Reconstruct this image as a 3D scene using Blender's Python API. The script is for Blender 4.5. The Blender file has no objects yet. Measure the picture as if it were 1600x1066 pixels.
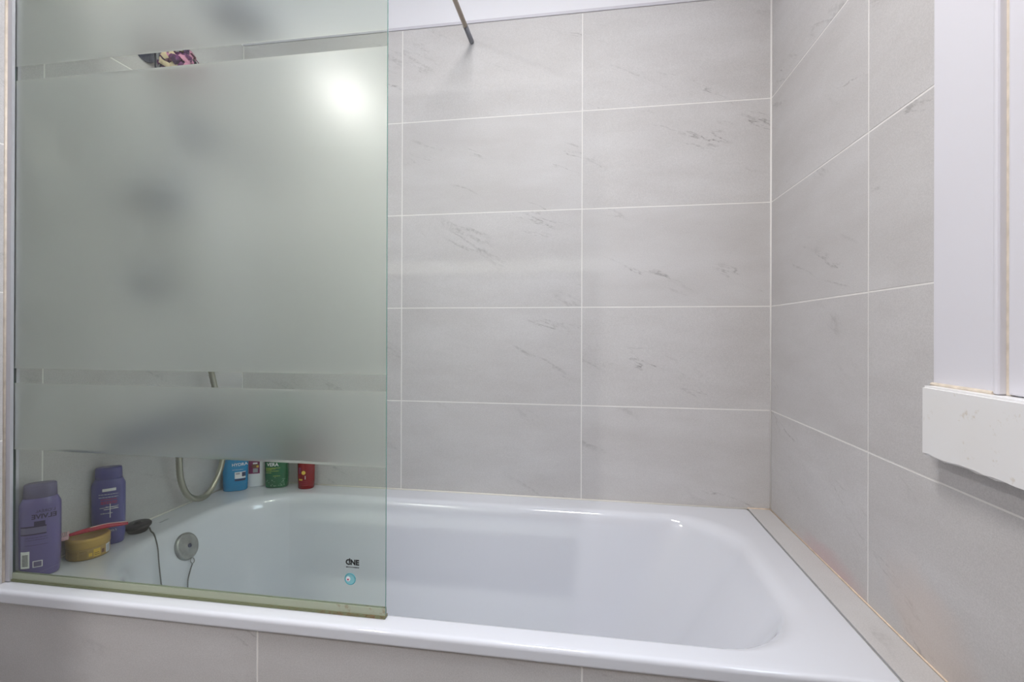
import bpy, bmesh, math, random
from mathutils import Vector, Matrix
random.seed(7)
R = math.radians
scene = bpy.context.scene
col = scene.collection

# ------------------------------------------------------------------ camera
cam = bpy.data.cameras.new('camera')
cam_o = bpy.data.objects.new('camera', cam); col.objects.link(cam_o)
cam.sensor_width = 36.0
cam.lens = 766.05 / 1600 * 36
cam.shift_x = 2.26 / 1600
cam.shift_y = -14.89 / 1600
cam.clip_start = 0.02
_r = Vector((0.98735, 0.15854, 0.00319)); _u = Vector((-0.00287, -0.00223, 0.99999)); _f = Vector((-0.15855, 0.98735, 0.00174))
mw = Matrix((_r, _u, -_f)).transposed().to_4x4()
mw.translation = (1.22569, -1.58146, 1.09347)
cam_o.matrix_world = mw
scene.camera = cam_o

# ------------------------------------------------------------------ world, exposure
world = bpy.data.worlds.new('world'); scene.world = world; world.use_nodes = True
wb = world.node_tree.nodes['Background']
wb.inputs[0].default_value = (0.80, 0.88, 1.0, 1); wb.inputs[1].default_value = 5.5
vs = scene.view_settings
vs.view_transform = 'Standard'; vs.look = 'None'; vs.gamma = 1.0; vs.exposure = 0.33
vs.use_curve_mapping = False

# ------------------------------------------------------------------ lamps in the ceiling
ZC = 2.50            # ceiling height
ZT0 = 2.1161         # top of the wall tiles
LAMPS = [(-0.19, -2.54), (1.02, -1.08)]
LAMP_POWER = [20.0, 16.0]
LAMP_SIZE = [0.10, 0.42]
for (lx, ly), pw, sz in zip(LAMPS, LAMP_POWER, LAMP_SIZE):
    ld = bpy.data.lights.new('ceiling_light', 'AREA'); ld.shape = 'DISK'; ld.size = sz
    ld.energy = pw; ld.color = (1.0, 0.975, 0.96)
    lo = bpy.data.objects.new('ceiling_light', ld); col.objects.link(lo)
    lo.location = (lx, ly, ZC - 0.012)

# ------------------------------------------------------------------ materials
def srgb(r, g, b):
    f = lambda c: (c / 255 / 12.92) if c / 255 <= .04045 else ((c / 255 + .055) / 1.055) ** 2.4
    return (f(r), f(g), f(b), 1)

def newmat(name):
    m = bpy.data.materials.new(name); m.use_nodes = True
    nt = m.node_tree
    return m, nt, nt.nodes['Principled BSDF'], nt.nodes['Material Output']

def N(nt, t, **kw):
    n = nt.nodes.new(t)
    for k, v in kw.items():
        if k == 'ins':
            for a, b in v.items(): n.inputs[a].default_value = b
        else: setattr(n, k, v)
    return n

def plain(name, c, rough=.4, metal=0, coat=0, noise=0, nscale=60, trans=0, sss=0):
    m, nt, b, o = newmat(name)
    b.inputs['Base Color'].default_value = c
    b.inputs['Roughness'].default_value = rough
    b.inputs['Metallic'].default_value = metal
    b.inputs['Coat Weight'].default_value = coat
    b.inputs['Transmission Weight'].default_value = trans
    if noise:
        tc = N(nt, 'ShaderNodeTexCoord')
        t = N(nt, 'ShaderNodeTexNoise', ins={'Scale': nscale, 'Detail': 4})
        nt.links.new(tc.outputs['Object'], t.inputs['Vector'])
        mr = N(nt, 'ShaderNodeMapRange', ins={1: .3, 2: .7, 3: 1 - noise, 4: 1 + noise})
        nt.links.new(t.outputs[0], mr.inputs[0])
        mx = N(nt, 'ShaderNodeMix', data_type='RGBA', blend_type='MULTIPLY', ins={0: 1.0})
        mx.inputs[6].default_value = c
        nt.links.new(mr.outputs[0], mx.inputs[7]); nt.links.new(mx.outputs[2], b.inputs['Base Color'])
    return m

def tile_material(name, stain=None):
    m, nt, b, o = newmat(name); L = nt.links.new
    tc = N(nt, 'ShaderNodeTexCoord'); oi = N(nt, 'ShaderNodeObjectInfo')
    sc = N(nt, 'ShaderNodeVectorMath', operation='SCALE'); sc.inputs[0].default_value = (37.3, 11.7, 53.1)
    L(oi.outputs['Random'], sc.inputs[3])
    ad = N(nt, 'ShaderNodeVectorMath', operation='ADD'); L(tc.outputs['Object'], ad.inputs[0]); L(sc.outputs[0], ad.inputs[1])
    V = ad.outputs[0]
    fine = N(nt, 'ShaderNodeTexNoise', ins={'Scale': 420., 'Detail': 3.}); L(V, fine.inputs['Vector'])
    mp0 = N(nt, 'ShaderNodeMapping'); mp0.inputs['Scale'].default_value = (2.2, 3., 7.); mp0.inputs['Rotation'].default_value = (0, R(-12), 0); L(V, mp0.inputs[0])
    cloud = N(nt, 'ShaderNodeTexNoise', ins={'Scale': 1.3, 'Detail': 5., 'Roughness': .6}); L(mp0.outputs[0], cloud.inputs['Vector'])
    mid = N(nt, 'ShaderNodeTexNoise', ins={'Scale': 90., 'Detail': 3.}); L(V, mid.inputs['Vector'])
    # streaks
    def streak(ang, seed, width, mlo):
        mp = N(nt, 'ShaderNodeMapping'); mp.inputs['Rotation'].default_value = (0, R(ang), 0)
        mp.inputs['Location'].default_value = (seed, seed * .7, seed * 1.3); L(V, mp.inputs[0])
        mp2 = N(nt, 'ShaderNodeMapping'); mp2.inputs['Scale'].default_value = (1.5, 1., 9.); L(mp.outputs[0], mp2.inputs[0])
        n = N(nt, 'ShaderNodeTexNoise', ins={'Scale': 1.1, 'Detail': 6., 'Roughness': .58}); L(mp2.outputs[0], n.inputs['Vector'])
        s = N(nt, 'ShaderNodeMath', operation='SUBTRACT'); L(n.outputs[0], s.inputs[0]); s.inputs[1].default_value = .5
        a = N(nt, 'ShaderNodeMath', operation='ABSOLUTE'); L(s.outputs[0], a.inputs[0])
        r = N(nt, 'ShaderNodeMapRange', ins={1: 0., 2: width, 3: 1., 4: 0.}); L(a.outputs[0], r.inputs[0])
        mp3 = N(nt, 'ShaderNodeMapping'); mp3.inputs['Scale'].default_value = (3.5, 3., 9.); mp3.inputs['Location'].default_value = (seed * 2.1, 0, seed); L(mp.outputs[0], mp3.inputs[0])
        k = N(nt, 'ShaderNodeTexNoise', ins={'Scale': 1., 'Detail': 2.}); L(mp3.outputs[0], k.inputs['Vector'])
        kr = N(nt, 'ShaderNodeMapRange', ins={1: mlo, 2: mlo + .12, 3: 0., 4: 1.}); L(k.outputs[0], kr.inputs[0])
        q = N(nt, 'ShaderNodeMath', operation='MULTIPLY'); L(r.outputs[0], q.inputs[0]); L(kr.outputs[0], q.inputs[1])
        mr = N(nt, 'ShaderNodeMapRange', ins={1: .38, 2: .6, 3: .15, 4: 1.}); L(mid.outputs[0], mr.inputs[0])
        q2 = N(nt, 'ShaderNodeMath', operation='MULTIPLY'); L(q.outputs[0], q2.inputs[0]); L(mr.outputs[0], q2.inputs[1])
        return q2
    s1 = streak(-20, 3.1, .011, .57); s2 = streak(-26, 9.7, .03, .60)
    s2h = N(nt, 'ShaderNodeMath', operation='MULTIPLY'); L(s2.outputs[0], s2h.inputs[0]); s2h.inputs[1].default_value = .5
    st = N(nt, 'ShaderNodeMath', operation='MAXIMUM'); L(s1.outputs[0], st.inputs[0]); L(s2h.outputs[0], st.inputs[1])
    ramp = N(nt, 'ShaderNodeValToRGB'); L(cloud.outputs[0], ramp.inputs[0])
    ramp.color_ramp.elements[0].position = .3; ramp.color_ramp.elements[0].color = srgb(194, 191, 190)
    ramp.color_ramp.elements[1].position = .7; ramp.color_ramp.elements[1].color = srgb(205, 203, 203)
    fr = N(nt, 'ShaderNodeMapRange', ins={1: .3, 2: .7, 3: .91, 4: 1.06}); L(fine.outputs[0], fr.inputs[0])
    mx = N(nt, 'ShaderNodeMix', data_type='RGBA', blend_type='MULTIPLY', ins={0: 1.}); L(ramp.outputs[0], mx.inputs[6]); L(fr.outputs[0], mx.inputs[7])
    sf = N(nt, 'ShaderNodeMath', operation='MULTIPLY'); L(st.outputs[0], sf.inputs[0]); sf.inputs[1].default_value = .68
    mx2 = N(nt, 'ShaderNodeMix', data_type='RGBA'); L(sf.outputs[0], mx2.inputs[0]); L(mx.outputs[2], mx2.inputs[6]); mx2.inputs[7].default_value = srgb(96, 92, 90)
    out = mx2.outputs[2]
    for (cx, cz, ax, az, ang, colr, amt) in (stain or []):
        mp = N(nt, 'ShaderNodeMapping', vector_type='TEXTURE'); mp.inputs['Location'].default_value = (cx, 0, cz)
        mp.inputs['Rotation'].default_value = (0, R(ang), 0); mp.inputs['Scale'].default_value = (ax, 1., az)
        L(tc.outputs['Object'], mp.inputs[0])
        ws = N(nt, 'ShaderNodeTexNoise', ins={'Scale': 1.6, 'Detail': 4.}); L(mp.outputs[0], ws.inputs['Vector'])
        off = N(nt, 'ShaderNodeVectorMath', operation='SCALE'); L(ws.outputs['Color'], off.inputs[0]); off.inputs[3].default_value = .9
        a2 = N(nt, 'ShaderNodeVectorMath', operation='ADD'); L(mp.outputs[0], a2.inputs[0]); L(off.outputs[0], a2.inputs[1])
        s3 = N(nt, 'ShaderNodeVectorMath', operation='SUBTRACT'); L(a2.outputs[0], s3.inputs[0]); s3.inputs[1].default_value = (.45, .45, .45)
        mu = N(nt, 'ShaderNodeVectorMath', operation='MULTIPLY'); L(s3.outputs[0], mu.inputs[0]); mu.inputs[1].default_value = (1, 0, 1)
        ln = N(nt, 'ShaderNodeVectorMath', operation='LENGTH'); L(mu.outputs[0], ln.inputs[0])
        fr2 = N(nt, 'ShaderNodeMapRange', interpolation_type='SMOOTHSTEP', ins={1: .25, 2: 1.1, 3: amt, 4: 0.}); L(ln.outputs['Value'], fr2.inputs[0])
        m3 = N(nt, 'ShaderNodeMix', data_type='RGBA'); L(fr2.outputs[0], m3.inputs[0]); L(out, m3.inputs[6]); m3.inputs[7].default_value = colr
        out = m3.outputs[2]
    L(out, b.inputs['Base Color'])
    b.inputs['Roughness'].default_value = .55
    bp = N(nt, 'ShaderNodeBump', ins={'Strength': .06, 'Distance': .002}); L(fine.outputs[0], bp.inputs['Height']); L(bp.outputs[0], b.inputs['Normal'])
    return m

def worn_white(name, c):
    # white paint with yellowed chips and dirt
    m, nt, b, o = newmat(name); L = nt.links.new
    tc = N(nt, 'ShaderNodeTexCoord')
    n = N(nt, 'ShaderNodeTexNoise', ins={'Scale': 34., 'Detail': 6., 'Roughness': .7}); L(tc.outputs['Object'], n.inputs['Vector'])
    r = N(nt, 'ShaderNodeMapRange', ins={1: .60, 2: .70, 3: 0., 4: .5}); L(n.outputs[0], r.inputs[0])
    n2 = N(nt, 'ShaderNodeTexNoise', ins={'Scale': 5., 'Detail': 3.}); L(tc.outputs['Object'], n2.inputs['Vector'])
    r2 = N(nt, 'ShaderNodeMapRange', ins={1: .35, 2: .7, 3: 0., 4: .25}); L(n2.outputs[0], r2.inputs[0])
    m1 = N(nt, 'ShaderNodeMix', data_type='RGBA'); L(r2.outputs[0], m1.inputs[0]); m1.inputs[6].default_value = c; m1.inputs[7].default_value = srgb(226, 222, 210)
    m2 = N(nt, 'ShaderNodeMix', data_type='RGBA'); L(r.outputs[0], m2.inputs[0]); L(m1.outputs[2], m2.inputs[6]); m2.inputs[7].default_value = srgb(188, 172, 140)
    L(m2.outputs[2], b.inputs['Base Color']); b.inputs['Roughness'].default_value = .35
    return m

def schlick(nt, f0=.04):
    g = N(nt, 'ShaderNodeNewGeometry'); L = nt.links.new
    d = N(nt, 'ShaderNodeVectorMath', operation='DOT_PRODUCT'); L(g.outputs['Normal'], d.inputs[0]); L(g.outputs['Incoming'], d.inputs[1])
    a = N(nt, 'ShaderNodeMath', operation='ABSOLUTE'); L(d.outputs['Value'], a.inputs[0])
    s = N(nt, 'ShaderNodeMath', operation='SUBTRACT'); s.inputs[0].default_value = 1.; L(a.outputs[0], s.inputs[1])
    p = N(nt, 'ShaderNodeMath', operation='POWER'); L(s.outputs[0], p.inputs[0]); p.inputs[1].default_value = 5.
    k = N(nt, 'ShaderNodeMath', operation='MULTIPLY_ADD'); L(p.outputs[0], k.inputs[0]); k.inputs[1].default_value = 1 - f0; k.inputs[2].default_value = f0
    return k.outputs[0]

def glass_clear(name, tint):
    m, nt, b, o = newmat(name); L = nt.links.new; nt.nodes.remove(b)
    t = N(nt, 'ShaderNodeBsdfTransparent'); t.inputs[0].default_value = tint
    g = N(nt, 'ShaderNodeBsdfGlossy'); g.inputs['Roughness'].default_value = .0
    mx = N(nt, 'ShaderNodeMixShader'); L(schlick(nt), mx.inputs[0]); L(t.outputs[0], mx.inputs[1]); L(g.outputs[0], mx.inputs[2])
    L(mx.outputs[0], o.inputs[0]); return m

def glass_frost(name):
    m, nt, b, o = newmat(name); L = nt.links.new; nt.nodes.remove(b)
    rf = N(nt, 'ShaderNodeBsdfRefraction', ins={'Roughness': .42, 'IOR': 1.45}); rf.inputs[0].default_value = (.92, .96, .895, 1)
    df = N(nt, 'ShaderNodeBsdfDiffuse'); df.inputs[0].default_value = (.86, .89, .85, 1)
    tl = N(nt, 'ShaderNodeBsdfTranslucent'); tl.inputs[0].default_value = (.80, .86, .83, 1)
    dm = N(nt, 'ShaderNodeMixShader'); dm.inputs[0].default_value = .5; L(df.outputs[0], dm.inputs[1]); L(tl.outputs[0], dm.inputs[2])
    bm_ = N(nt, 'ShaderNodeMixShader'); bm_.inputs[0].default_value = .13; L(rf.outputs[0], bm_.inputs[1]); L(dm.outputs[0], bm_.inputs[2])
    gl = N(nt, 'ShaderNodeBsdfGlossy', ins={'Roughness': .25})
    mx = N(nt, 'ShaderNodeMixShader'); L(schlick(nt), mx.inputs[0]); L(bm_.outputs[0], mx.inputs[1]); L(gl.outputs[0], mx.inputs[2])
    L(mx.outputs[0], o.inputs[0]); return m

def glass_back(name):
    m, nt, b, o = newmat(name); L = nt.links.new; nt.nodes.remove(b)
    g = N(nt, 'ShaderNodeBsdfGlass', ins={'Roughness': 0., 'IOR': 1.45}); g.inputs[0].default_value = (.95, .985, .965, 1)
    L(g.outputs[0], o.inputs[0]); return m

def seal_material(name, c, lo):
    m, nt, b, o = newmat(name); L = nt.links.new
    tc = N(nt, 'ShaderNodeTexCoord')
    n = N(nt, 'ShaderNodeTexNoise', ins={'Scale': 45., 'Detail': 5., 'Roughness': .7}); L(tc.outputs['Object'], n.inputs['Vector'])
    sx = N(nt, 'ShaderNodeSeparateXYZ'); L(tc.outputs['Object'], sx.inputs[0])
    gx = N(nt, 'ShaderNodeMapRange', ins={1: .60, 2: .853, 3: -.16, 4: .06}); L(sx.outputs[0], gx.inputs[0])
    a = N(nt, 'ShaderNodeMath', operation='ADD'); L(n.outputs[0], a.inputs[0]); L(gx.outputs[0], a.inputs[1])
    r = N(nt, 'ShaderNodeMapRange', ins={1: lo, 2: lo + .2, 3: 0., 4: .9}); L(a.outputs[0], r.inputs[0])
    mx = N(nt, 'ShaderNodeMix', data_type='RGBA'); L(r.outputs[0], mx.inputs[0]); mx.inputs[6].default_value = c; mx.inputs[7].default_value = srgb(140, 92, 40)
    L(mx.outputs[2], b.inputs['Base Color']); b.inputs['Roughness'].default_value = .3
    b.inputs['Alpha'].default_value = .62
    return m

M = {}
M['tile'] = tile_material('stone_grey_tile')
M['tile_pink'] = tile_material('stone_grey_tile_pink_stain', [(.10, -.14, .20, .05, 0, srgb(205, 165, 168), .45)])
M['tile_orange'] = tile_material('stone_grey_tile_orange_stain', [(-.12, -.09, .16, .09, 30, srgb(212, 194, 182), .4)])
M['grout'] = plain('white_grout', srgb(234, 232, 229), .8)
M['ceil'] = plain('white_ceiling_paint', srgb(232, 232, 237), .7)
M['trim'] = plain('lilac_grey_trim', srgb(205, 203, 210), .5)
M['enamel'] = plain('white_enamel', srgb(220, 222, 229), .08, coat=.4)
M['paint'] = plain('white_gloss_paint', srgb(224, 223, 230), .3)
M['worn'] = worn_white('worn_white_paint', srgb(238, 238, 240))
M['sil'] = plain('yellowed_silicone', srgb(220, 208, 192), .4, noise=.12)
M['silo'] = plain('orange_stained_silicone', srgb(226, 206, 184), .4, noise=.15)
M['silw'] = plain('white_silicone', srgb(230, 226, 218), .4)
M['alu'] = plain('brushed_aluminium', srgb(206, 205, 212), .35, metal=.6)
M['chrome'] = plain('chrome', srgb(205, 206, 210), .15, metal=1)
M['dchrome'] = plain('dark_chrome', srgb(92, 96, 118), .25, metal=.7)
M['steel'] = plain('dull_steel', srgb(166, 167, 164), .35, metal=.85, noise=.15)
M['bar'] = plain('bronzed_steel', srgb(176, 164, 148), .35, metal=.75, noise=.08)
M['barend'] = plain('grey_rubber', srgb(128, 128, 134), .6)
M['hose'] = plain('hose_metal', srgb(176, 174, 158), .32, metal=.75)
M['clear'] = glass_clear('green_tinted_glass', (.95, .98, .94, 1))
M['frost'] = glass_frost('frosted_glass')
M['gback'] = glass_back('glass_inner_face')
M['gedge'] = plain('green_glass_edge', srgb(92, 138, 128), .1)
M['seal'] = seal_material('stained_clear_seal', srgb(188, 194, 172), .54)
M['seal_d'] = seal_material('stained_seal_foot', srgb(128, 134, 98), .46)
M['purple'] = plain('purple_plastic', srgb(108, 96, 152), .3, coat=.2)
M['purple_d'] = plain('deep_violet_plastic', srgb(84, 82, 146), .3, coat=.2)
M['lilac'] = plain('grey_lilac_cap', srgb(112, 104, 138), .35)
M['gold'] = plain('gold_lid', srgb(196, 160, 84), .35, metal=.35)
M['goldb'] = plain('gold_label', srgb(180, 148, 84), .4, metal=.2)
M['red'] = plain('crimson_plastic', srgb(190, 22, 62), .25, coat=.4)
M['pinkw'] = plain('pale_pink_plastic', srgb(232, 188, 190), .4)
M['black'] = plain('black_rubber', srgb(30, 26, 26), .45, noise=.5, nscale=120)
M['blue'] = plain('cyan_blue_plastic', srgb(0, 132, 186), .25, coat=.3)
M['green'] = plain('green_plastic', srgb(0, 92, 50), .25, coat=.3)
M['green_p'] = plain('pale_green_plastic', srgb(120, 160, 130), .3)
M['teal'] = plain('teal_cap', srgb(0, 150, 128), .35)
M['redb'] = plain('red_plastic', srgb(132, 0, 16), .25, coat=.3)
M['plum'] = plain('plum_cap', srgb(86, 56, 92), .35)
M['white'] = plain('white_plastic', srgb(226, 228, 232), .35)
M['ink'] = plain('black_ink', srgb(22, 22, 24), .5)
M['inkp'] = plain('dark_purple_ink', srgb(52, 40, 76), .5)
M['inkw'] = plain('white_ink', srgb(232, 232, 236), .5)
M['inkr'] = plain('red_ink', srgb(176, 40, 84), .5)
M['inkg'] = plain('yellow_green_ink', srgb(170, 196, 70), .5)
M['inky'] = plain('gold_ink', srgb(226, 186, 70), .5)
M['inkm'] = plain('maroon_ink', srgb(120, 28, 78), .5)
M['inkn'] = plain('navy_ink', srgb(20, 40, 80), .5)
M['inkb'] = plain('brown_ink', srgb(110, 70, 48), .5)
M['inkc'] = plain('turquoise_ink', srgb(140, 200, 208), .3)
M['inkgrey'] = plain('grey_ink', srgb(150, 152, 158), .5)
M['farwall'] = plain('grey_beige_wall', srgb(172, 166, 158), .6)
M['floor'] = plain('grey_floor_tile', srgb(92, 86, 80), .5, noise=.06)
M['wood'] = plain('oak_door', srgb(150, 118, 84), .45, noise=.12, nscale=14)

# ------------------------------------------------------------------ mesh helpers
def obj(name, bm, mats, parent=None, loc=(0, 0, 0), rot=(0, 0, 0), smooth=False, **props):
    me = bpy.data.meshes.new(name); bmesh.ops.recalc_face_normals(bm, faces=bm.faces) if props.pop('fix', True) else None
    bm.to_mesh(me); bm.free()
    for m in (mats if isinstance(mats, list) else [mats]): me.materials.append(m)
    if smooth:
        for p in me.polygons: p.use_smooth = True
    o = bpy.data.objects.new(name, me); col.objects.link(o)
    o.location = loc; o.rotation_euler = rot
    if parent: o.parent = parent
    for k, v in props.items(): o[k] = v
    return o

def empty(name, loc=(0, 0, 0), rz=0, **props):
    o = bpy.data.objects.new(name, None); col.objects.link(o); o.location = loc; o.rotation_euler = (0, 0, rz)
    o.empty_display_size = .05
    for k, v in props.items(): o[k] = v
    return o

def add_box(bm, x0, x1, y0, y1, z0, z1):
    v = [bm.verts.new(p) for p in ((x0, y0, z0), (x1, y0, z0), (x1, y1, z0), (x0, y1, z0), (x0, y0, z1), (x1, y0, z1), (x1, y1, z1), (x0, y1, z1))]
    return [bm.faces.new([v[i] for i in f]) for f in ((0, 3, 2, 1), (4, 5, 6, 7), (0, 1, 5, 4), (1, 2, 6, 5), (2, 3, 7, 6), (3, 0, 4, 7))]

def box(x0, x1, y0, y1, z0, z1, bev=0, seg=2):
    bm = bmesh.new(); add_box(bm, min(x0, x1), max(x0, x1), min(y0, y1), max(y0, y1), min(z0, z1), max(z0, z1))
    if bev: bmesh.ops.bevel(bm, geom=bm.edges[:], offset=bev, segments=seg, affect='EDGES', profile=.6)
    return bm

def loft(bm, rings, cap0=True, cap1=True):
    vr = [[bm.verts.new(p) for p in r] for r in rings]
    n = len(rings[0])
    for a, b in zip(vr, vr[1:]):
        for i in range(n): bm.faces.new((a[i], a[(i + 1) % n], b[(i + 1) % n], b[i]))
    if cap0: bm.faces.new(vr[0][::-1])
    if cap1: bm.faces.new(vr[-1])
    return vr

def catmull(pts, n=10):
    P = [Vector(p) for p in pts]; P = [P[0] * 2 - P[1]] + P + [P[-1] * 2 - P[-2]]
    out = []
    for i in range(1, len(P) - 2):
        for k in range(n):
            t = k / n; a, b, c, d = P[i - 1], P[i], P[i + 1], P[i + 2]
            out.append(.5 * ((2 * b) + (c - a) * t + (2 * a - 5 * b + 4 * c - d) * t * t + (3 * b - a - 3 * c + d) * t ** 3))
    out.append(P[-2]); return out

def tube(bm, path, rad, n=12, caps=True, flat=1.0, ref=None):
    path = [Vector(p) for p in path]; rings = []
    t0 = (path[1] - path[0]).normalized()
    up = Vector(ref) if ref else (Vector((0, 0, 1)) if abs(t0.z) < .9 else Vector((0, 1, 0)))
    nrm = (up - t0 * up.dot(t0)).normalized()
    for i, p in enumerate(path):
        t = (path[min(i + 1, len(path) - 1)] - path[max(i - 1, 0)]).normalized()
        nrm = (nrm - t * nrm.dot(t)).normalized(); bi = t.cross(nrm)
        r = rad[i] if hasattr(rad, '__len__') else rad
        rings.append([p + nrm * (r * flat * math.sin(2 * math.pi * k / n)) + bi * (r * math.cos(2 * math.pi * k / n)) for k in range(n)])
    loft(bm, rings, caps, caps)

def lathe(bm, prof, n=32, center=(0, 0, 0), axis='Z'):
    rings = []
    for r, h in prof:
        ring = []
        for k in range(n):
            a = 2 * math.pi * k / n; c, s = r * math.cos(a), r * math.sin(a)
            p = {'Z': (c, s, h), 'X': (h, c, s), 'Y': (s, h, c)}[axis]
            ring.append(Vector(p) + Vector(center))
        rings.append(ring)
    loft(bm, rings)

def rrect(x0, x1, y0, y1, r, z, rl=None, n=10):
    pts = []; rl = rl or r; rr_ = r
    for cx, cy, a0, r in ((x1 - rr_, y1 - rr_, 0, rr_), (x0 + rl, y1 - rl, 90, rl), (x0 + rl, y0 + rl, 180, rl), (x1 - rr_, y0 + rr_, 270, rr_)):
        for k in range(n + 1):
            a = R(a0 + 90 * k / n); pts.append(Vector((cx + r * math.cos(a), cy + r * math.sin(a), z)))
    return pts

# ------------------------------------------------------------------ the room
W = 1.766; D = -3.05; XL = -.75; YE = -1.71; ZR = .56
H = .3138
ROWS = [0.0, .2333, .5471, .8609, 1.1747, 1.4885, 1.8023, 2.1161]
G = .0015            # half a joint
TH = .0005           # joint depth

def tile_mesh(w, h):
    bm = bmesh.new(); add_box(bm, -w / 2 + G, w / 2 - G, 0, .006, -h / 2 + G, h / 2 - G)
    bmesh.ops.bevel(bm, geom=[e for e in bm.edges if all(abs(v.co.y) < 1e-6 for v in e.verts)], offset=.0006, segments=1, affect='EDGES')
    return bm

_tm = {}
def tile(parent, wall, a0, a1, z0, z1, mat='tile'):
    """one rectangular tile; a0..a1 runs along the wall"""
    a0, a1 = sorted((a0, a1)); w, h = round(a1 - a0, 4), round(z1 - z0, 4)
    key = (w, h, mat)
    ca, cz = (a0 + a1) / 2, (z0 + z1) / 2
    loc, rz = {'back': ((ca, 0, cz), 0), 'left': ((0, ca, cz), R(90)), 'right': ((W, ca, cz), R(-90)),
               'front': ((ca, D, cz), R(180)), 'panel': ((ca, PANEL_Y, cz), 0)}[wall]
    if key in _tm:
        o = bpy.data.objects.new('tile', _tm[key]); col.objects.link(o); o.location = loc; o.rotation_euler = (0, 0, rz); o.parent = parent
    else:
        o = obj('tile', tile_mesh(w, h), M[mat], parent, loc, (0, 0, rz)); _tm[key] = o.data
    return o
PANEL_Y = -.748
def tile_L(parent, a, b, z0, z1, yc, zc):
    """tile of the right wall cut round the window corner"""
    ca, cz = (a + b) / 2, (z0 + z1) / 2
    pts = [(a - G, z0 + G), (a - G, z1 - G), (yc + G, z1 - G), (yc + G, zc - G), (b + G, zc - G), (b + G, z0 + G)]
    bm = bmesh.new()
    f0 = [bm.verts.new((-(y - ca), 0, z - cz)) for y, z in pts]; f1 = [bm.verts.new((-(y - ca), .006, z - cz)) for y, z in pts]
    bm.faces.new(f0); bm.faces.new(f1[::-1])
    for i in range(6): j = (i + 1) % 6; bm.faces.new((f0[i], f0[j], f1[j], f1[i]))
    return obj('tile', bm, M['tile'], parent, (W, ca, cz), (0, 0, R(-90)))

obj('floor', box(XL - .1, W + .16, D - .1, .1, -.1, 0), M['floor'], kind='structure')
ceil = obj('ceiling', box(XL - .1, W + .16, D - .1, .1, ZC + .0005, ZC + .1), M['ceil'], kind='structure')
def plaster(parent, x0, x1, y0, y1):
    obj('plaster', box(x0, x1, y0, y1, ZT0, ZC), M['ceil'], parent)
wall_back = obj('wall_back', box(-.1, W + .16, TH, .1, 0, ZT0), M['grout'], kind='structure'); plaster(wall_back, -.1, W + .16, .001, .1)
wall_left = obj('wall_left', box(-.1, -TH, YE, TH, 0, ZT0), M['grout'], kind='structure'); plaster(wall_left, -.1, -.001, YE, .001)
wall_front = obj('wall_front', box(XL - .1, W + .16, D - .1, D - TH, 0, ZT0), M['grout'], kind='structure'); plaster(wall_front, XL - .1, W + .16, D - .1, D - .001)
obj('wall_left_far', box(XL - .1, XL, D, YE, 0, ZC), M['farwall'], kind='structure')
obj('wall_left_return', box(XL - .1, -.1002, YE, YE + .1, 0, ZC), M['farwall'], kind='structure')
bm = bmesh.new()
WY0, WY1, WZ0, WZ1 = -.842, -1.52, 1.0, 1.98     # window opening
add_box(bm, W + TH, W + .16, D - .1, TH, 0, WZ0); add_box(bm, W + TH, W + .16, WY0, TH, WZ0, ZT0)
add_box(bm, W + TH, W + .16, D - .1, WY1, WZ0, ZT0); add_box(bm, W + TH, W + .16, WY1, WY0, WZ1, ZT0)
wall_right = obj('wall_right', bm, M['grout'], kind='structure'); plaster(wall_right, W + .001, W + .16, D, .001)

BX = [0, .598, 1.2017, W]
for i in range(7):
    z0, z1 = ROWS[i], ROWS[i + 1]
    if i == 0: continue
    for a, b in zip(BX, BX[1:]):
        if i >= 3: tile(wall_back, 'back', a, b, z0, z1)
        elif i == 2: tile(wall_back, 'back', a, b, .5471, z1)
LY = [0, -.6492, -1.2512, YE]
RY = [0, -.5203, -1.1240, -1.7277, -2.3314, -2.9351, D]
for i in range(7):
    z0, z1 = ROWS[i], ROWS[i + 1]
    for k, (a, b) in enumerate(zip(LY, LY[1:])):
        if k == 0 and i < 2: continue
        tile(wall_left, 'left', a, b, z0, z1)
    for k, (a, b) in enumerate(zip(RY, RY[1:])):
        if k == 0 and i < 2: continue
        mat = 'tile'
        if i == 2 and k == 0: mat = 'tile_pink'
        if i == 2 and k == 1: mat = 'tile_orange'
        if k == 1 and i >= 4:
            tile(wall_right, 'right', a, -.80, z0, z1)
        elif k == 1 and i == 3:
            tile_L(wall_right, a, b, z0, z1, -.80, .985)
        elif k == 2 and i >= 4:
            tile(wall_right, 'right', -1.56, b, z0, z1)
        elif k == 2 and i == 3:
            tile(wall_right, 'right', a, b, z0, .985)
        else: tile(wall_right, 'right', a, b, z0, z1, mat)
FX = [XL, -.30, .10, .602, 1.204, W]
for i in range(7):
    for a, b in zip(FX, FX[1:]):
        if a < .6 or i >= 6: tile(wall_front, 'front', a, b, ROWS[i], ROWS[i + 1])
        elif a > 1.2: tile(wall_front, 'front', 1.50, b, ROWS[i], ROWS[i + 1])

# tiled front of the bath
wall_bath = obj('wall_bath_front', box(0, W, PANEL_Y + TH, -.70, 0, .532), M['grout'], kind='structure')
PX = [0.002, .613, 1.215, W - .002]
for a, b in zip(PX, PX[1:]):
    tile(wall_bath, 'panel', a, b, 0.002, .2333); tile(wall_bath, 'panel', a, b, .2333, .534)

# strip between wall tiles and ceiling
bm = bmesh.new(); add_box(bm, 0, W, -.0035, TH, ZT0, ZT0 + .009)
obj('trim_1', bm, M['trim'], kind='structure')
# tiled ledge right of the bath
ledge = obj('trim_2', box(1.7005, W - .0005, -.752, -.0005, .50, ZR - .001), M['grout'], kind='structure')
obj('tile', box(1.7015, W - .003, -.751, -.003, ZR - .002, ZR + .003, .0008, 1), M['tile'], ledge)
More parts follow.
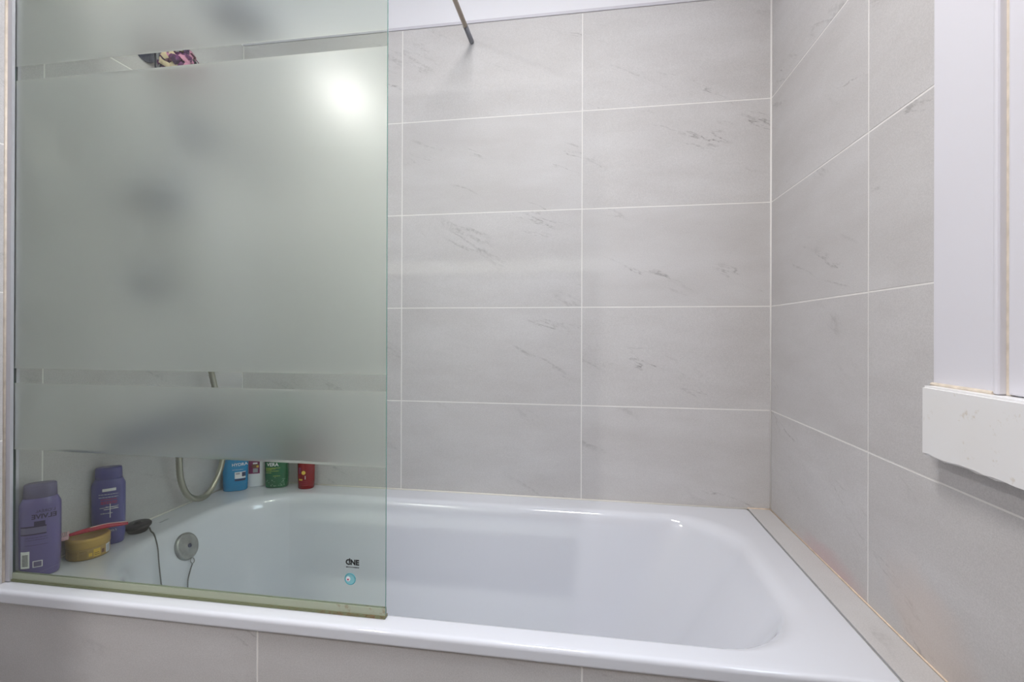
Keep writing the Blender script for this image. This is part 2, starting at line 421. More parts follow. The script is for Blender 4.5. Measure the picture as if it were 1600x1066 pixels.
# silicone beads
def bead(name, pts, r, mat):
    bm = bmesh.new(); tube(bm, pts, r, 8); return obj(name, bm, mat, kind='structure', smooth=True)
bead('trim_3', [(W - .001, -.002, ZR + .003), (W - .001, -.752, ZR + .003)], .0017, M['silo'])
bead('trim_4', [(.002, -.001, ZR + .001), (1.70, -.001, ZR + .001)], .0028, M['silw'])
bead('trim_5', [(.001, -.003, ZR + .001), (.001, -.70, ZR + .001)], .0028, M['silw'])
bead('trim_6', [(1.7008, -.002, ZR + .0005), (1.7008, -.752, ZR + .0005)], .0007, M['inkgrey'])
bead('trim_7', [(.0005, -.7238, ZR), (.0005, -.7238, 2.05)], .003, M['sil'])
bead('trim_8', [(W - .001, -.001, ZR + .003), (W - .001, -.001, ZT0 - .001)], .0030, M['grout'])
bead('trim_9', [(.001, -.001, ZR + .003), (.001, -.001, ZT0 - .001)], .0018, M['grout'])
bead('trim_10', [(1.70, -.002, ZR + .003), (W, -.002, ZR + .003)], .0025, M['silo'])

# ------------------------------------------------------------------ window in the right wall
win = empty('window_1', (W, -1.18, 1.013), kind='structure')
def wpart(name, bm, mat, par=win, **kw):
    o = obj(name, bm, mat, par, **kw)
    o.location = Vector((-W, 1.18, -1.013)) if par is win else Vector((0, 0, 0)); return o
wpart('casing', box(W - .010, W + .002, -.721, -.838, 1.0135, 2.06, .002), M['paint'])
wpart('bead', box(W - .013, W + .004, -.8385, -.847, 1.0135, 1.995, .003), M['paint'])
wpart('seal_line', box(W - .003, W + .006, -.8472, -.8535, 1.0135, 1.99), M['sil'])
wpart('casing', box(W - .010, W + .002, -1.523, -1.64, 1.0135, 2.06, .002), M['paint'])
wpart('casing', box(W - .010, W + .002, -.838, -1.523, 1.975, 2.06, .002), M['paint'])
wpart('sash_stile', box(W - .006, W + .05, -.854, -.925, 1.0145, 1.972, .003), M['paint'])
wpart('sash_stile', box(W - .006, W + .05, -1.45, -1.52, 1.0145, 1.972, .003), M['paint'])
wpart('sash_rail', box(W - .005, W + .049, -.926, -1.449, 1.0145, 1.085, .003), M['paint'])
wpart('sash_rail', box(W - .005, W + .049, -.926, -1.449, 1.90, 1.972, .003), M['paint'])
bm = box(W - .030, W + .06, -.7265, -1.66, .906, 1.013)
bmesh.ops.subdivide_edges(bm, edges=[e for e in bm.edges if abs((e.verts[0].co - e.verts[1].co).y) > .3], cuts=60)
bmesh.ops.bevel(bm, geom=[e for e in bm.edges if e.calc_face_angle(0) > 1], offset=.003, segments=2, affect='EDGES')
for v in bm.verts:
    if v.co.x < W - .02 and v.co.z < .915: v.co.z += random.uniform(-.0012, .0016)
wpart('window_sill', bm, M['worn'])
bm = bmesh.new(); tube(bm, [(W - .0105, -.719, 1.0145), (W - .0105, -.838, 1.0145)], .003, 8); wpart('seal_line', bm, M['sil'])
m, nt, b_, o_ = newmat('window_frosted_pane'); nt.nodes.remove(b_)
t_ = N(nt, 'ShaderNodeBsdfTransparent'); t_.inputs[0].default_value = (.95, .97, .97, 1)
l_ = N(nt, 'ShaderNodeBsdfTranslucent'); l_.inputs[0].default_value = (.9, .93, .95, 1)
x_ = N(nt, 'ShaderNodeMixShader'); x_.inputs[0].default_value = .5
nt.links.new(t_.outputs[0], x_.inputs[1]); nt.links.new(l_.outputs[0], x_.inputs[2]); nt.links.new(x_.outputs[0], o_.inputs[0])
wpart('pane', box(W + .020, W + .024, -.920, -1.455, 1.08, 1.905), m)

# door behind the camera
door = empty('door_1', (1.05, D, 0), kind='structure')
obj('door_leaf', box(-.40, .40, .002, .035, .005, 1.80, .003), M['wood'], door)
for s in (-1, 1): obj('door_frame', box(s * .402, s * .449, .0, .045, 0, 1.80, .002), M['wood'], door)
bm = bmesh.new(); tube(bm, [(-.34, .035, .95), (-.34, .085, .95)], .009); tube(bm, [(-.35, .08, .95), (-.22, .08, .95)], .009); obj('door_handle', bm, M['chrome'], door, smooth=True)

# ------------------------------------------------------------------ ceiling lamps
for k, (lx, ly) in enumerate(LAMPS):
    r = empty('ceiling_lamp', (lx, ly, ZC), label=['small round white ceiling lamp in the recess beyond the left wall end', 'wide round white ceiling lamp in front of the bathtub'][k], category='ceiling lamp')
    rs = LAMP_SIZE[k] / 2 + .003
    bm = bmesh.new()
    rings = [[Vector((rr * math.cos(2 * math.pi * j / 40), rr * math.sin(2 * math.pi * j / 40), zz)) for j in range(40)] for rr, zz in ((rs, 0), (rs, -.010), (rs + .004, -.014), (rs + .014, -.012), (rs + .020, 0))]
    loft(bm, rings, False, False); obj('trim_ring', bm, M['white'], r, smooth=True)

# ------------------------------------------------------------------ bathtub
tub = empty('bathtub', (0, 0, 0), label='white enamel built-in bathtub with rounded inner edge', category='bathtub')
bm = bmesh.new()
X0, X1, Y0, Y1 = .0015, 1.6995, -.7535, -.0015
rings = [rrect(X0, X1, Y0 + .006, Y1, .004, .5335),
         rrect(X0, X1, Y0 + .001, Y1, .006, .5345), rrect(X0, X1, Y0, Y1, .006, .537), rrect(X0, X1, Y0, Y1, .006, .5385), rrect(X0, X1, Y0, Y1, .006, .5505), rrect(X0, X1, Y0, Y1, .006, .5525),
         rrect(X0 + .0003, X1 - .0003, Y0 + .0006, Y1 - .0003, .006, .5555), rrect(X0 + .0006, X1 - .0006, Y0 + .0022, Y1 - .0006, .007, .5580), rrect(X0 + .001, X1 - .001, Y0 + .0048, Y1 - .001, .009, .5596), rrect(X0 + .0015, X1 - .0015, Y0 + .0075, Y1 - .0015, .010, .560),
         rrect(X0 + .003, X1 - .002, Y0 + .0105, Y1 - .003, .012, .560)]
OL = .22
OX0, OX1, OY0, OY1, OR = .105, 1.635, -.706, -.082, .185
BX0, BX1, BY0, BY1, BR = .265, 1.36, -.62, -.175, .13
rings.append(rrect(OX0 - .01, OX1 + .012, OY0 - .004, OY1 + .008, OR, .560, OL))
rings.append(rrect(OX0 - .003, OX1 + .004, OY0 - .001, OY1 + .002, OR, .5595, OL))
roll = [(.004, .0020), (.009, .0055), (.0135, .011), (.0170, .019), (.0195, .030)]
for dx, dz in roll:
    e = 1.2
    rings.append(rrect(OX0 + dx * e, OX1 - dx * 2.0, OY0 + dx * .9, OY1 - dx, OR - .004, .560 - dz, OL - .004))
a0 = (OX0 + .0195 * 1.2, OX1 - .0195 * 2.0, OY0 + .0195 * .9, OY1 - .0195)
za, zb = .530, .20
for k in range(1, 11):
    t = k / 10
    q = [a0[i] + ((BX0, BX1, BY0, BY1)[i] - a0[i]) * (t * .8 if i != 1 else t * .9) for i in range(4)]
    rings.append(rrect(*q, OR - .004 + (BR - OR) * t, za + (zb - za) * t, OL - .004 + (BR - OL) * t))
q0 = q
for k in range(1, 7):
    a = R(90 * k / 6); s = .055 * (1 - math.cos(a)) ; dz = .05 * math.sin(a)
    rings.append(rrect(q0[0] + s, q0[1] - s, q0[2] + s, q0[3] - s, BR - .004 - s * .6, zb - dz))
rings.append(rrect(q0[0] + .2, q0[1] - .2, q0[2] + .17, q0[3] - .17, .03, zb - .054))
loft(bm, rings, False, True)
body = obj('tub_body', bm, M['enamel'], tub, smooth=True, fix=False)
obj('maker_mark', box(-.002, .002, -.014, .014, 0, .0004), M['inkgrey'], tub, (.046, -.372, ZR))
# overflow plate on the sloping left end
ov = empty('x'); bpy.data.objects.remove(ov)
OVC = Vector((.1375, -.396, .5045)); tilt = R(18)
bm = bmesh.new(); lathe(bm, [(.0365, -.004), (.036, .004), (.034, .0075), (.030, .0085), (.028, .008), (.012, .009), (.0075, .0115), (.004, .012)], 40, axis='X')
plate = obj('overflow_plate', bm, M['steel'], tub, OVC, (0, -tilt, 0), smooth=True)
bm = bmesh.new(); lathe(bm, [(.0058, .011), (.0055, .0135), (.004, .014)], 16, axis='X'); obj('screw', bm, M['dchrome'], plate, smooth=True)
bm = bmesh.new(); tube(bm, [Vector((.008, .006 * math.cos(a), -.0415 + .007 * math.sin(a))) for a in [2 * math.pi * i / 16 for i in range(17)]], .0012, 6); obj('ring', bm, M['steel'], plate, smooth=True)

# ------------------------------------------------------------------ plug with ball chain
plug = empty('bath_plug', (.040, -.447, ZR), label='black rubber bath plug on a ball chain on the bath rim', category='bath plug')
bm = bmesh.new(); lathe(bm, [(.021, .0), (.0235, .003), (.026, .012), (.0300, .013), (.0308, .017), (.0290, .020), (.015, .022), (.008, .0225), (.006, .026), (.002, .0265)], 28)
obj('stopper', bm, M['black'], plug, (0, 0, .0005), (R(5), 0, 0), smooth=True)
wx = lambda z: .132 + .33 * (.53 - z) + .0045        # sloping end of the tub
CH = [(.066, -.439, ZR + .010), (.080, -.448, ZR + .003), (.098, -.458, ZR + .0025), (.116, -.470, .5545), (wx(.535), -.482, .535), (wx(.49), -.492, .49), (wx(.43), -.500, .43), (wx(.35), -.490, .35),
      (wx(.28) + .004, -.476, .28), (wx(.25) + .008, -.460, .25), (wx(.28) + .006, -.450, .28), (wx(.36), -.442, .36), (wx(.42), -.428, .42), (wx(.445), -.412, .445), (.1600, -.3985, .4600)]
chain = catmull([Vector(p) - Vector((.040, -.447, ZR)) for p in CH], 8)
bm = bmesh.new(); acc = 0; last = chain[0]
for a, b in zip(chain, chain[1:]):
    L_ = (b - a).length; s = 0
    while acc + (L_ - s) >= .0045:
        s += .0045 - acc; acc = 0
        p = a.lerp(b, s / L_)
        bmesh.ops.create_icosphere(bm, subdivisions=1, radius=.0022, matrix=Matrix.Translation(p))
    acc += L_ - s
tube(bm, chain, .0007, 5)
obj('chain', bm, plain('chain_metal', srgb(118, 118, 114), .4, metal=.7), plug, smooth=True)

# ------------------------------------------------------------------ shower screen
YG = -.7148
sc = empty('shower_screen', (.43, YG, ZR), label='fixed glass shower screen with frosted bands on the bath edge', category='shower screen')
T = .002; GX0, GX1 = .006, .8525; ZT = 2.060
bands = [(ZR + .006, .8408, 'c'), (.8408, .9825, 'f'), (.9825, 1.0136, 'c'), (1.0136, 1.627, 'f'), (1.627, 1.657, 'c'), (1.657, ZT, 'f')]
bm = bmesh.new(); ox, oz = .43, ZR
def quad(pts, mi):
    f = bm.faces.new([bm.verts.new(p) for p in pts]); f.material_index = mi
x0, x1 = GX0 - ox, GX1 - ox
for z0, z1, k in bands:
    a, b = z0 - oz, z1 - oz
    quad([(x0, -T, a), (x1, -T, a), (x1, -T, b), (x0, -T, b)], 1 if k == 'f' else 0)
    e0 = 0 if z0 < .6 else (.004 if k == 'f' else -.004); e1 = 0 if z1 > 2 else (-.004 if k == 'f' else .004)
    quad([(x1, T, a + e0), (x0, T, a + e0), (x0, T, b + e1), (x1, T, b + e1)], 2 if k == 'f' else 0)
    quad([(x1, -T, a), (x1, T, a), (x1, T, b), (x1, -T, b)], 3)
    quad([(x0, T, a), (x0, -T, a), (x0, -T, b), (x0, T, b)], 3)
a, b = ZR + .006 - oz, ZT - oz
quad([(x0, T, a), (x1, T, a), (x1, -T, a), (x0, -T, a)], 3); quad([(x0, -T, b), (x1, -T, b), (x1, T, b), (x0, T, b)], 3)
bmesh.ops.remove_doubles(bm, verts=bm.verts, dist=1e-5)
pane = obj('glass_pane', bm, [M['clear'], M['frost'], M['gback'], M['gedge']], sc, fix=False)
bm = bmesh.new()      # U channel on the wall
for x0, x1, y0, y1 in ((.0005, .003, -.0085, .0085), (.003, .0145, -.0085, -.0025), (.003, .0145, .0025, .0085)):
    add_box(bm, x0 - ox, x1 - ox, y0, y1, .002, ZT - oz)
obj('wall_channel', bm, M['alu'], sc)
sl = obj('bottom_seal', box(.0150, GX1 + .0012, YG - .0062, YG + .0062, ZR + .0008, ZR + .0055), M['seal_d'], sc); sl.location = (-ox, -YG, -oz)
s2 = obj('seal_lip', box(.0150, GX1 + .0004, YG - .0036, YG - .0023, ZR + .0055, ZR + .019), M['seal'], sc); s2.location = (-ox, -YG, -oz)
s3 = obj('seal_lip', box(.0150, GX1 + .0004, YG + .0023, YG + .0036, ZR + .0055, ZR + .019), M['seal'], sc); s3.location = (-ox, -YG, -oz)
bm = bmesh.new(); tube(bm, [(.8405, -.705, 2.0535), (.8395, -.09, 2.0535)], .0072, 20)
bar = obj('support_bar', bm, M['bar'], sc, (-ox, -YG, -oz), smooth=True)
bm = bmesh.new(); tube(bm, [(.8395, -.091, 2.0535), (.8395, -.006, 2.0535), (.8395, -.002, 2.0535), (.8395, -.0005, 2.0535)], [.0078, .0078, .0066, .004], 20)
obj('bar_end', bm, M['barend'], bar, smooth=True)
bm = box(.815, .8655, YG - .012, YG + .012, 2.038, 2.072, .003); obj('bar_clamp', bm, M['chrome'], bar)

def text_bm(s, size, mirror=False, bold=0):
    cu = bpy.data.curves.new('t', 'FONT'); cu.body = s; cu.size = size; cu.align_x = 'CENTER'; cu.align_y = 'CENTER'; cu.resolution_u = 3; cu.offset = bold
    to = bpy.data.objects.new('t', cu); col.objects.link(to)
    dg = bpy.context.evaluated_depsgraph_get(); me = bpy.data.meshes.new_from_object(to.evaluated_get(dg))
    b2 = bmesh.new(); b2.from_mesh(me); bpy.data.objects.remove(to); bpy.data.meshes.remove(me)
    for v in b2.verts: v.co = Vector((-v.co.x if mirror else v.co.x, 0, v.co.y))
    if mirror: bmesh.ops.reverse_faces(b2, faces=b2.faces)
    return b2
# printed maker's mark and round sticker on the pane
lx, lz = .7868 - ox, .6592 - oz
bm = text_bm('CNE', .0135, bold=.0007)
bm.transform(Matrix.Translation((lx, -T - .0003, lz))); lg = obj('printed_logo', bm, M['ink'], sc, fix=False)
bm = text_bm('o', .001); bm.free()
bm = bmesh.new(); tube(bm, [(lx - .0058, -T - .0003, lz - .001), (lx - .0052, -T - .0003, lz + .0075)], .0013, 6, flat=.3, ref=(0, 1, 0)); obj('printed_logo', bm, M['ink'], sc)
bm = bmesh.new()
for i in range(11):
    x = lx - .0125 + i * .0024; w = random.uniform(.0012, .0021)
    add_box(bm, x, x + w, -T - .0004, -T - .0001, lz - .0098, lz - .0080)
obj('printed_line', bm, M['ink'], sc)
cx, cz = .7828 - ox, .6283 - oz
bm = bmesh.new(); lathe(bm, [(.0108, 0), (.0108, -.0006), (.0095, -.0009), (.003, -.0010)], 32, (cx, -T, cz), 'Y'); st = obj('round_sticker', bm, M['inkc'], sc, smooth=False)
bm = bmesh.new(); tube(bm, [Vector((cx + .0103 * math.cos(a), -T - .0008, cz + .0103 * math.sin(a))) for a in [2 * math.pi * i / 32 for i in range(33)]], .0009, 6); obj('sticker_rim', bm, plain('sticker_teal', srgb(70, 158, 170), .4), st, smooth=True)
bm = bmesh.new(); lathe(bm, [(.0045, -.0008), (.0045, -.00125), (.002, -.0013)], 20, (cx - .0038, -T, cz), 'Y'); obj('sticker_print', bm, M['inkw'], st)
bm = bmesh.new(); lathe(bm, [(.0017, -.0013), (.0017, -.00145), (.0005, -.0015)], 12, (cx - .0040, -T, cz - .0010), 'Y'); obj('sticker_print', bm, M['inkr'], st)

# ------------------------------------------------------------------ bottles
class Bottle:
    def __init__(s, name, x, y, rz, label, group=None):
        s.e = empty(name, (x, y, ZR + .0004), rz, label=label, category='bottle')
        if group: s.e['group'] = group
        s.prof = []
    def part(s, name, prof, mat, keep=False, n=44, **kw):
        if keep: s.prof = prof
        rings = []
        for z, a, b, e in prof:
            ring = []
            for k in range(n):
                t = 2 * math.pi * k / n; c, q = math.cos(t), math.sin(t)
                ring.append(Vector((a * math.copysign(abs(c) ** (2 / e), c), b * math.copysign(abs(q) ** (2 / e), q), z)))
            rings.append(ring)
        bm = bmesh.new(); loft(bm, rings)
        return obj(name, bm, mat, s.e, smooth=True)
    def surf(s, u, z, eps):
        P = s.prof
        for p, q in zip(P, P[1:]):
            if p[0] <= z <= q[0]:
                t = (z - p[0]) / max(1e-9, q[0] - p[0]); a, b, e = [p[i] + (q[i] - p[i]) * t for i in (1, 2, 3)]; break
        else: a, b, e = P[-1][1:]
        r = min(.97, abs(u) / a); return -(b * (1 - r ** e) ** (1 / e)) - eps
    def wrap(s, bm, eps):
        for v in bm.verts: v.co = Vector((v.co.x, s.surf(v.co.x, v.co.z, eps), v.co.z))
    def rect(s, u0, u1, z0, z1, mat, eps=.0004, skew=0, name='label_print'):
        bm = bmesh.new(); nx = max(2, int(abs(u1 - u0) / .003)); nz = max(1, int(abs(z1 - z0) / .012))
        g = [[bm.verts.new((u0 + (u1 - u0) * i / nx, 0, z0 + (z1 - z0) * j / nz + skew * (i / nx))) for i in range(nx + 1)] for j in range(nz + 1)]
        for j in range(nz):
            for i in range(nx): bm.faces.new((g[j][i], g[j][i + 1], g[j + 1][i + 1], g[j + 1][i]))
        s.wrap(bm, eps); return obj(name, bm, mat, s.e, fix=False)
    def text(s, t, size, u, z, mat, mirror=False, rot=0, eps=.0005, bold=0):
        bm = text_bm(t, size, mirror, bold)
        bmesh.ops.subdivide_edges(bm, edges=[e for e in bm.edges if e.calc_length() > .004], cuts=2)
        bm.transform(Matrix.Translation((u, 0, z)) @ Matrix.Rotation(rot, 4, 'Y'))
        s.wrap(bm, eps); return obj('lettering', bm, mat, s.e, fix=False)
    def squiggles(s, u0, u1, z, mat, h=.0012, name='small_print'):
        bm = bmesh.new(); x = u0
        while x < u1:
            w = random.uniform(.002, .006); w = min(w, u1 - x)
            vs_ = [bm.verts.new(p) for p in ((x, 0, z), (x + w, 0, z), (x + w, 0, z + h), (x, 0, z + h))]; bm.faces.new(vs_); x += w + .0012
        s.wrap(bm, .0005); return obj(name, bm, mat, s.e, fix=False)

def shampoo(b, capmat, bodymat, h, a, bb):
    e = 2.6
    b.part('bottle_body', [(0, a * .90, bb * .88, e), (.003, a * .95, bb * .95, e), (.02, a, bb, e), (.08, a * 1.03, bb * 1.03, e), (h * .76, a * 1.03, bb * 1.02, e),
            (h * .785, a * 1.02, bb * 1.0, e), (h * .845, a * .86, bb * .90, 2.4), (h * .855, a * .83, bb * .87, 2.3)], bodymat, keep=True)
    c = b.part('cap', [(h * .856, a * .80, bb * .86, 2.3), (h * .86, a * .84, bb * .90, 2.3), (h * .985, a * .81, bb * .88, 2.3), (h * .995, a * .79, bb * .86, 2.3), (h, a * .75, bb * .82, 2.3)], capmat)
    return c

A = Bottle('shampoo_bottle', .0345, -.6795, R(42), 'purple shampoo bottle with mirrored lettering in the corner beside the glass')
shampoo(A, M['lilac'], M['purple'], .198, .0335, .021)
A.text("L'ORÉAL", .0085, .012, .142, M['inkp'], mirror=True)
A.text('ELVIVE', .0135, .010, .1305, M['inkp'], mirror=True, bold=.0004)
A.rect(-.028, .014, .1085, .1115, M['inkp']); A.rect(-.028, .014, .0925, .095, M['inkp']); A.rect(-.028, .014, .095, .1085, M['lilac'], .0003)
A.rect(-.006, .012, .1115, .121, M['inkp'], .0003)
for z in (.086, .081, .070): A.squiggles(-.020, .016, z, M['inkp'], .0008)
A.rect(-.028, -.013, .022, .058, M['inkw']); 
for k in range(9): A.rect(-.0255, -.0155, .027 + k * .0028, .0285 + k * .0028, M['ink'], .0008)
A.rect(-.008, .008, .022, .036, M['inkw'], .0004); A.rect(-.0065, .0065, .0235, .0345, M['lilac'], .0008)

B = Bottle('conditioner_bottle', .0300, -.520, R(38), 'violet bottle with upside-down lettering against the tiled wall behind the gold jar')
shampoo(B, M['purple_d'], M['purple_d'], .190, .0330, .020)
B.rect(-.009, .018, .1335, .1405, M['inkw'], .0004, skew=.001)
for z in (.126, .119): B.squiggles(-.016, .022, z, M['inkw'], .0010)
for z in (.113, .107, .103): B.squiggles(-.012, .020, z, M['inkr'], .0022)
B.rect(-.006, .023, .0885, .0900, M['inkw'], .0004, skew=.001); B.rect(-.014, .023, .0925, .0935, M['inkw'], .0004, skew=.003); B.rect(-.002, .021, .0955, .0965, M['inkw'], .0005, skew=-.004)
B.rect(.006, .0075, .068, .103, M['inkw'], .0006)
B.squiggles(-.012, .012, .079, M['inkw'], .0012)
B.text('ELVIVE', .0105, .006, .047, M['ink'], rot=R(180)); B.text("L'ORÉAL", .007, .006, .036, M['inkw'], rot=R(180))

# gold jar
jar = empty('cream_jar', (.0475, -.5855, ZR + .0004), R(35), label='low round gold hair mask jar with screw lid on the bath rim', category='jar')
bm = bmesh.new(); lathe(bm, [(.036, 0), (.039, .001), (.0405, .004), (.0408, .026), (.0395, .0265)], 48); obj('jar_body', bm, M['goldb'], jar, smooth=False)
bm = bmesh.new(); lathe(bm, [(.0412, .0270), (.0416, .0275), (.0416, .0445), (.0405, .0475), (.038, .0488), (.034, .0486), (.033, .0476), (.0, .0476)], 48); obj('lid', bm, M['gold'], jar, smooth=True)
def jarpatch(a0, a1, z0, z1, mat, eps=.0003, name='label_print'):
    bm = bmesh.new(); n = max(2, int(abs(a1 - a0) / 3)); r = .0408 + eps
    v = [[bm.verts.new((r * math.cos(R(a0 + (a1 - a0) * i / n)), r * math.sin(R(a0 + (a1 - a0) * i / n)), z)) for i in range(n + 1)] for z in (z0, z1)]
    for i in range(n): bm.faces.new((v[0][i], v[0][i + 1], v[1][i + 1], v[1][i]))
    obj(name, bm, mat, jar, fix=False)
M['inkj'] = plain('faded_brown_ink', srgb(128, 100, 52), .5)
jarpatch(-62, -43, .006, .023, M['inky']); jarpatch(-74, -65, .008, .016, M['inky']); jarpatch(-60, -45, .009, .0105, M['inkj'], .0006); jarpatch(-60, -47, .013, .0145, M['inkj'], .0006)
jarpatch(-39, -30, .009, .018, M['inkb']); jarpatch(-24, -4, .005, .025, M['inkw'])
for k in range(7): jarpatch(-21, -7, .007 + k * .0023, .0081 + k * .0023, M['inkgrey'], .0006, 'barcode_line')
for k in range(6): jarpatch(-98, -78, .006 + k * .003, .0070 + k * .003, M['inkj'], .0004, 'small_print'); jarpatch(-138, -104, .006 + k * .003, .0070 + k * .003, M['inkj'], .0004, 'small_print')
bm = bmesh.new(); tube(bm, [Vector((.0415 * math.cos(2 * math.pi * i / 48), .0415 * math.sin(2 * math.pi * i / 48), .0425)) for i in range(49)], .0006, 6); obj('lid_ridge', bm, M['gold'], jar, smooth=True)

# razor lying over the jar
rz = empty('razor', (.0475, -.5855, ZR + .0492), 0, label='crimson plastic razor lying across the gold jar lid', category='razor')
path = catmull([(-.022, -.026, .0060), (-.010, -.012, .0080), (.006, .007, .0100), (.022, .027, .0110), (.037, .046, .0085), (.047, .058, .0062)], 8)
n = len(path); rad = [.0042 + .0030 * math.sin(math.pi * min(1, (i / n) * 1.05)) for i in range(n)]
bm = bmesh.new(); tube(bm, path, rad, 14, flat=.78); obj('handle', bm, M['red'], rz, smooth=True)
bm = bmesh.new(); tube(bm, [p + Vector((.0022, -.0018, .0048 + r * .12)) for p, r in list(zip(path, rad))[14:]], .0012, 8); obj('grip_strip', bm, M['pinkw'], rz, smooth=True)
hd = obj('head', box(-.020, .020, -.0075, .0065, -.0035, .0045, .0018), M['pinkw'], rz, (-.026, -.031, .0052), (R(6), 0, R(-42)))
for k in range(3): obj('blade', box(-.016, .016, -.0055 + k * .0035, -.0045 + k * .0035, .0045, .0049), M['chrome'], hd)

# blue bottle in the far corner
C_ = Bottle('shower_gel_bottle', .0500, -.0960, R(30), 'cyan blue shower gel bottle in the tiled corner of the bath')
C_.part('bottle_body', [(0, .034, .019, 2.6), (.003, .0365, .0215, 2.6), (.03, .0375, .0225, 2.5), (.095, .0380, .0225, 2.5), (.125, .0340, .021, 2.4), (.138, .024, .017, 2.2), (.141, .018, .015, 2)], M['blue'], keep=True)
C_.part('cap', [(.1412, .0165, .0145, 2), (.143, .0175, .015, 2), (.163, .0165, .0145, 2), (.166, .014, .012, 2)], M['blue'])
C_.text('HYDRA', .0135, .015, .088, M['inkw'], bold=.0002)
C_.squiggles(-.006, .026, .071, M['inkw'], .001)
C_.rect(.001, .032, .042, .064, M['inkw']); C_.rect(.001, .032, .034, .0405, M['inkn']); C_.rect(.022, .032, .048, .062, M['inkn'], .0008); C_.rect(.004, .016, .056, .061, M['inkgrey'], .0008)

Wt = Bottle('shampoo_bottle', .0870, -.0410, R(28), 'white bottle with maroon label and pink cap between the blue and green bottles')
Wt.part('bottle_body', [(0, .029, .016, 2.6), (.003, .031, .0175, 2.6), (.03, .0315, .018, 2.5), (.13, .0305, .018, 2.4), (.160, .024, .016, 2.2), (.170, .014, .013, 2)], M['white'], keep=True)
Wt.part('cap', [(.1702, .0125, .0125, 2), (.172, .0145, .0140, 2), (.196, .0135, .013, 2), (.199, .011, .0105, 2)], plain('pink_cap', srgb(198, 120, 150), .35))
Wt.rect(-.022, .013, .045, .120, M['inkm']); Wt.rect(-.008, .006, .078, .083, M['inkw'], .0008); Wt.rect(-.012, .010, .066, .077, M['inkb'], .0008); Wt.rect(-.008, .007, .049, .063, M['inkgrey'], .0008); Wt.rect(.003, .010, .066, .073, M['inky'], .0012)

Gn = Bottle('aloe_gel_bottle', .1650, -.0400, R(18), 'tall green aloe vera gel bottle with teal cap against the tiled wall')
Gn.part('bottle_body', [(0, .034, .019, 2.8), (.004, .0370, .0215, 2.8), (.04, .0385, .0225, 2.6), (.130, .0380, .0225, 2.5), (.160, .036, .022, 2.4), (.165, .0355, .022, 2.3)], M['green'], keep=True)
Gn.part('shoulder', [(.165, .035, .0218, 2.3), (.195, .030, .021, 2.2), (.225, .0235, .0195, 2.1), (.236, .021, .019, 2)], M['green_p'])
Gn.part('cap', [(.2362, .0225, .0205, 2), (.239, .0265, .022, 2), (.272, .0260, .0215, 2), (.276, .0225, .018, 2)], M['teal'])
Gn.text('ALOE', .0160, -.008, .0955, M['inkw'], bold=.0003); Gn.text('VERA', .0160, -.008, .0800, M['inkw'], bold=.0003)
for z, a_, b_2 in ((.0685, -.030, .016), (.0655, -.030, .002), (.0625, -.030, -.010), (.058, -.030, .012), (.052, -.030, -.012), (.041, -.006, .016)): Gn.squiggles(a_, b_2, z, M['inkg'], .0014)
for k in range(26):
    u_ = random.uniform(-.030, .028); z_ = random.uniform(.006, .036); Gn.rect(u_, u_ + .0035, z_, z_ + .0015, M['green_p'], .0004, name='gel_fleck')

Rd = Bottle('body_lotion_bottle', .2715, -.0350, R(14), 'small red bottle with tall plum cap on the bath rim against the tiled wall')
Rd.part('bottle_body', [(0, .024, .019, 2.4), (.003, .0265, .021, 2.4), (.03, .0275, .022, 2.3), (.10, .0275, .022, 2.3), (.106, .0265, .021, 2.2)], M['redb'], keep=True)
Rd.part('cap', [(.1062, .026, .021, 2.2), (.15, .026, .021, 2.2), (.185, .024, .020, 2.1), (.203, .018, .016, 2), (.208, .012, .010, 2)], M['plum'])
Rd.rect(-.019, -.011, .052, .074, M['inkm']); Rd.rect(-.018, -.006, .030, .035, M['inky'], .0006); Rd.rect(.0025, .0040, .034, .046, M['inkw'], .0006)
bm = bmesh.new(); lathe(bm, [(.0066, 0), (.0060, -.0006), (.001, -.0007)], 20, (-.0025, Rd.surf(-.0025, .056, 0), .056), 'Y'); obj('gold_seal', bm, M['inky'], Rd.e)
for z in (.026, .020, .014): Rd.squiggles(-.012, .012, z, M['inkr'], .0010)

# ------------------------------------------------------------------ shower column on the left wall
sh = empty('wall_shower', (0, -.385, .81), label='chrome wall shower with bar mixer, slide rail, hose and overhead rose behind the glass', category='shower')
def spart(name, bm, mat, par=sh, **kw):
    o = obj(name, bm, mat, par, smooth=True, **kw)
    if par is sh: o.location = (0, .385, -.81)
    return o
RX, RYY = .045, -.396
bm = bmesh.new(); tube(bm, [(.075, -.505, .815), (.075, -.265, .815)], [.021, .021], 24); mix = spart('mixer_body', bm, M['dchrome'])
for y in (-.46, -.31):
    bm = bmesh.new(); lathe(bm, [(.033, .001), (.033, .006), (.028, .012), (.016, .014), (.015, .060)], 28, (0, y, .815), 'X'); spart('wall_flange', bm, M['dchrome'])
for y0, y1 in ((-.545, -.507), (-.263, -.225)):
    bm = bmesh.new(); tube(bm, [(.075, y0, .815), (.075, y0 + .003, .815), (.075, y1 - .003, .815), (.075, y1, .815)], [.020, .0235, .0235, .022], 24); spart('control_knob', bm, M['dchrome'])
bm = bmesh.new(); tube(bm, catmull([(.075, -.352, .83), (.078, -.352, .858), (.095, -.352, .872), (.135, -.352, .880)], 6), .012, 16, flat=.7); spart('lever', bm, M['dchrome'])
bm = bmesh.new(); tube(bm, [(RX, RYY, 1.20), (RX, RYY, 1.93)], .0095, 16); spart('slide_rail', bm, M['chrome'])
bm = bmesh.new(); tube(bm, catmull([(.001, RYY, 2.02), (.10, RYY, 2.02), (.20, RYY, 2.014), (.265, RYY, 2.000), (.283, RYY, 1.965)], 6), .0095, 16); spart('rose_arm', bm, M['chrome'])
